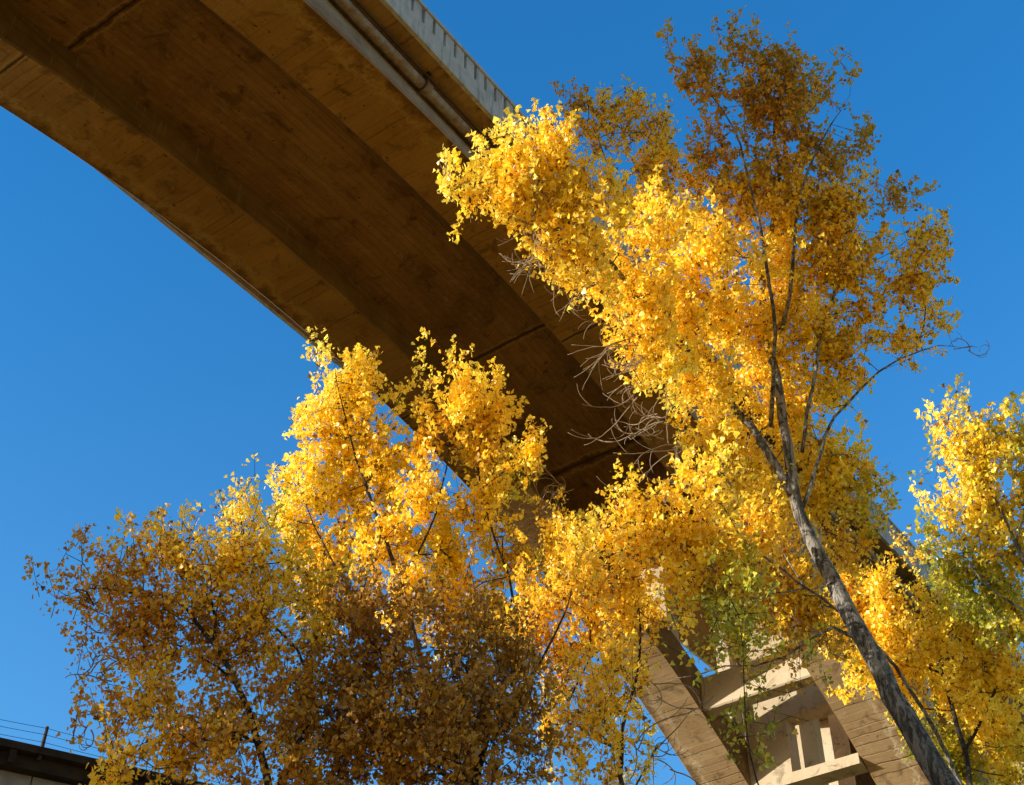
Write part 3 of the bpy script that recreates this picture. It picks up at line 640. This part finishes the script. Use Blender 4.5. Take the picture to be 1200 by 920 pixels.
# D: left tree
D = 24
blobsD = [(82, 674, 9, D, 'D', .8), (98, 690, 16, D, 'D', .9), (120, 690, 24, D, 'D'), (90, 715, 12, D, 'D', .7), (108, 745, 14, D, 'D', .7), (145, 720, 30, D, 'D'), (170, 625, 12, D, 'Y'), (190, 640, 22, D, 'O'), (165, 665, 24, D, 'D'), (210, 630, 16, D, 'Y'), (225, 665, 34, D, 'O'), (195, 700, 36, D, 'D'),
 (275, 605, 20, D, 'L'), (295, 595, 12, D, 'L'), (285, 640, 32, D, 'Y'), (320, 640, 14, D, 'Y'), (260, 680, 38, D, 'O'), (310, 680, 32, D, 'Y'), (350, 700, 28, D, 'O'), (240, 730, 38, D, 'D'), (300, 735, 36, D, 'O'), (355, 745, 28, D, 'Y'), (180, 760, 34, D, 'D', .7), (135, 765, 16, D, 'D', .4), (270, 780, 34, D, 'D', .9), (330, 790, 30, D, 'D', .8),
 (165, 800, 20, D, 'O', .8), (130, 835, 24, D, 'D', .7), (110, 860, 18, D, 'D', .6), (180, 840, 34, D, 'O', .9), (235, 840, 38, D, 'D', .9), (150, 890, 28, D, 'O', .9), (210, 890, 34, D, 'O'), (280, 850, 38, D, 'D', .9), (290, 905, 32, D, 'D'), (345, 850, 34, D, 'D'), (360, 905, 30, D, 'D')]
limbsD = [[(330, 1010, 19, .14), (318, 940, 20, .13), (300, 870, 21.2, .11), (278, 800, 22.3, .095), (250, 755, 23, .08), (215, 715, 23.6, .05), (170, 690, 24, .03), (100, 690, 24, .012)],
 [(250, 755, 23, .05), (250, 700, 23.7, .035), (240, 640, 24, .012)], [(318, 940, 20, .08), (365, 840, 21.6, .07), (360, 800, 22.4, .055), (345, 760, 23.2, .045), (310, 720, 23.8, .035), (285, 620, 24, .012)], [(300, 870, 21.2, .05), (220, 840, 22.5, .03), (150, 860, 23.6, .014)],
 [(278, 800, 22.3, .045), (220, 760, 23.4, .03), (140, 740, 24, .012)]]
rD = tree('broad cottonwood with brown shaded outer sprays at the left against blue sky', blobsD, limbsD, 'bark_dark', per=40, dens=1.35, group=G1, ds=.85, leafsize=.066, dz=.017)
bare_twigs(rD, [(140, 780, 20, 5, .7, .8), (110, 760, 20, 3, .5, .8), (105, 850, 20, 3, .4, .8)], 21)

# E: dark tree low in the middle
D = 20
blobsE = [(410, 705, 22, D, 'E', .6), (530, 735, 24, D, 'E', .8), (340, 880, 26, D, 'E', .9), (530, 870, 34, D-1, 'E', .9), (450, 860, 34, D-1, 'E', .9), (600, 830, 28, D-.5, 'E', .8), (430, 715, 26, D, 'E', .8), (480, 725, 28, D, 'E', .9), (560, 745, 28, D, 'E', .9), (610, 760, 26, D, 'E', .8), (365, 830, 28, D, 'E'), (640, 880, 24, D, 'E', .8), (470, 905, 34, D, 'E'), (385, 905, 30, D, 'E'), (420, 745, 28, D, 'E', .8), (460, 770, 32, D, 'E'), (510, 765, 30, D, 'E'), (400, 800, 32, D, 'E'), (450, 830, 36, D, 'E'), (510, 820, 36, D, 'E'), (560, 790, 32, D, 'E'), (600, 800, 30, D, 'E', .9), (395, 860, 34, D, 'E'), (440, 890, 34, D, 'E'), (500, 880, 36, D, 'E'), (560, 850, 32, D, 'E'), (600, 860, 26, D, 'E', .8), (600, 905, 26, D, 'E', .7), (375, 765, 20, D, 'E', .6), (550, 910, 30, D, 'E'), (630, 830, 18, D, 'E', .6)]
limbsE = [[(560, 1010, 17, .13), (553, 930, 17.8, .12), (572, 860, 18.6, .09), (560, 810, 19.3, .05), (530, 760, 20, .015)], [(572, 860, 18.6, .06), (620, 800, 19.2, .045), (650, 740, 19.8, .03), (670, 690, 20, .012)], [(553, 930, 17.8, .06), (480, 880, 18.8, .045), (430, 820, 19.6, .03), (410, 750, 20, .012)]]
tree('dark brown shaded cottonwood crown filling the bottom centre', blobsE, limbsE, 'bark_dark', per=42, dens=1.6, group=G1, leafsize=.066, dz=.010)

# G, H: right-hand trees
D = 31
blobsG = [(1085, 695, 16, D, 'O', .8), (1035, 668, 14, D, 'O', .8), (1115, 690, 16, D, 'G', .8), (1060, 640, 9, D, 'O', .6), (1000, 690, 28, D, 'O'), (1040, 700, 28, D, 'Y'), (1110, 722, 28, D, 'M'), (1050, 735, 40, D, 'Y'), (1000, 720, 32, D, 'O'), (970, 745, 26, D, 'O', .8), (1020, 770, 32, D, 'Y'), (1080, 770, 45, D, 'Y'), (1140, 760, 40, D, 'Y'), (1180, 790, 45, D, 'Y'), (1120, 820, 45, D, 'Y'), (1050, 800, 28, D, 'Y'), (1160, 860, 45, D, 'Y'), (1110, 880, 36, D, 'G', .9), (1190, 730, 34, D, 'G'), (1195, 900, 36, D, 'M'), (1130, 910, 34, D, 'G', .9), (1000, 800, 14, D, 'Y', .6), (1075, 840, 18, D, 'M', .7), (1150, 705, 28, D, 'G')]
limbsG = [[(1150, 1100, 24, .15), (1150, 980, 26, .14), (1130, 880, 28, .11), (1105, 790, 29.6, .08), (1080, 720, 31, .04), (1070, 670, 31, .015)], [(1130, 880, 28, .07), (1170, 800, 30, .05), (1180, 730, 31, .02)], [(1105, 790, 29.6, .05), (1040, 750, 31, .03), (1000, 700, 31, .012)]]
tree('orange and yellow cottonwood behind the leaning grey trunk at lower right', blobsG, limbsG, 'bark_dark', per=34, dens=1.0, group=G1, ds=1.1, leafsize=.088, dz=.012)
D = 26
blobsH = [(1128, 494, 9, D, 'L'), (1118, 510, 16, D, 'L'), (1148, 508, 20, D, 'Y'), (1176, 500, 14, D, 'L'), (1200, 500, 20, D, 'M'), (1100, 525, 16, D, 'L'), (1135, 535, 30, D, 'M'), (1180, 535, 34, D, 'M'), (1090, 530, 8, D, 'G', .7), (1120, 570, 26, D, 'L'), (1165, 580, 36, D, 'L'), (1205, 570, 34, D, 'M'), (1100, 595, 14, D, 'L', .8), (1130, 615, 26, D, 'M'), (1175, 630, 36, D, 'M'), (1100, 632, 20, D, 'G', .8), (1115, 660, 28, D, 'G'), (1150, 670, 30, D, 'G'), (1195, 680, 30, D, 'M'), (1210, 620, 30, D, 'L'), (1215, 730, 30, D, 'M'), (1170, 710, 24, D, 'G', .8), (1250, 560, 50, D, 'M', .6), (1250, 660, 50, D, 'M', .6)]
limbsH = [[(1330, 1100, 20, .17), (1300, 960, 21.5, .15), (1265, 840, 23, .13), (1225, 730, 24.4, .1), (1190, 640, 25.4, .07), (1160, 570, 26, .04), (1145, 500, 26, .012)], [(1225, 730, 24.4, .05), (1150, 680, 25.6, .03), (1115, 620, 26, .012)], [(1190, 640, 25.4, .05), (1210, 560, 26, .025), (1190, 495, 26, .01)]]
tree('greenish yellow cottonwood cut off by the right edge of the view', blobsH, limbsH, 'bark_pale', per=30, dens=1.0, group=G1)

# unseen foliage mass added toward the sun to shade the low crowns and trunk
cs = []; hh = np.array([S.x, S.y, 0]); hh /= np.linalg.norm(hh); pp = np.array([-hh[1], hh[0], 0]); pp *= (1 if pp[1] > 0 else -1)
for k in range(130):
    p_ = RNG.uniform(-11.5, -1.5); tt = RNG.uniform(13, 19); z = RNG.uniform(-25, (-15.6 if p_ < -7.9 else -14.6)+.16*(tt-14))
    if k > 100: p_ = RNG.uniform(-7.4, -5.9); z = RNG.uniform(-14.5, -11.2)
    cs.append(hh*tt+pp*p_+np.array([0, 0, z]))
cs = np.array(cs); m = 56000; ii = RNG.integers(len(cs), size=m)
pos = cs[ii]+RNG.normal(0, .6, (m, 3)); col = np.array(PAL['O'])[None]*RNG.uniform(.7, 1.1, (m, 1))
gv = leaf_mesh('added_shade_foliage', pos, RNG.normal(size=(m, 3)), .15, col); gv['kind'] = 'stuff'
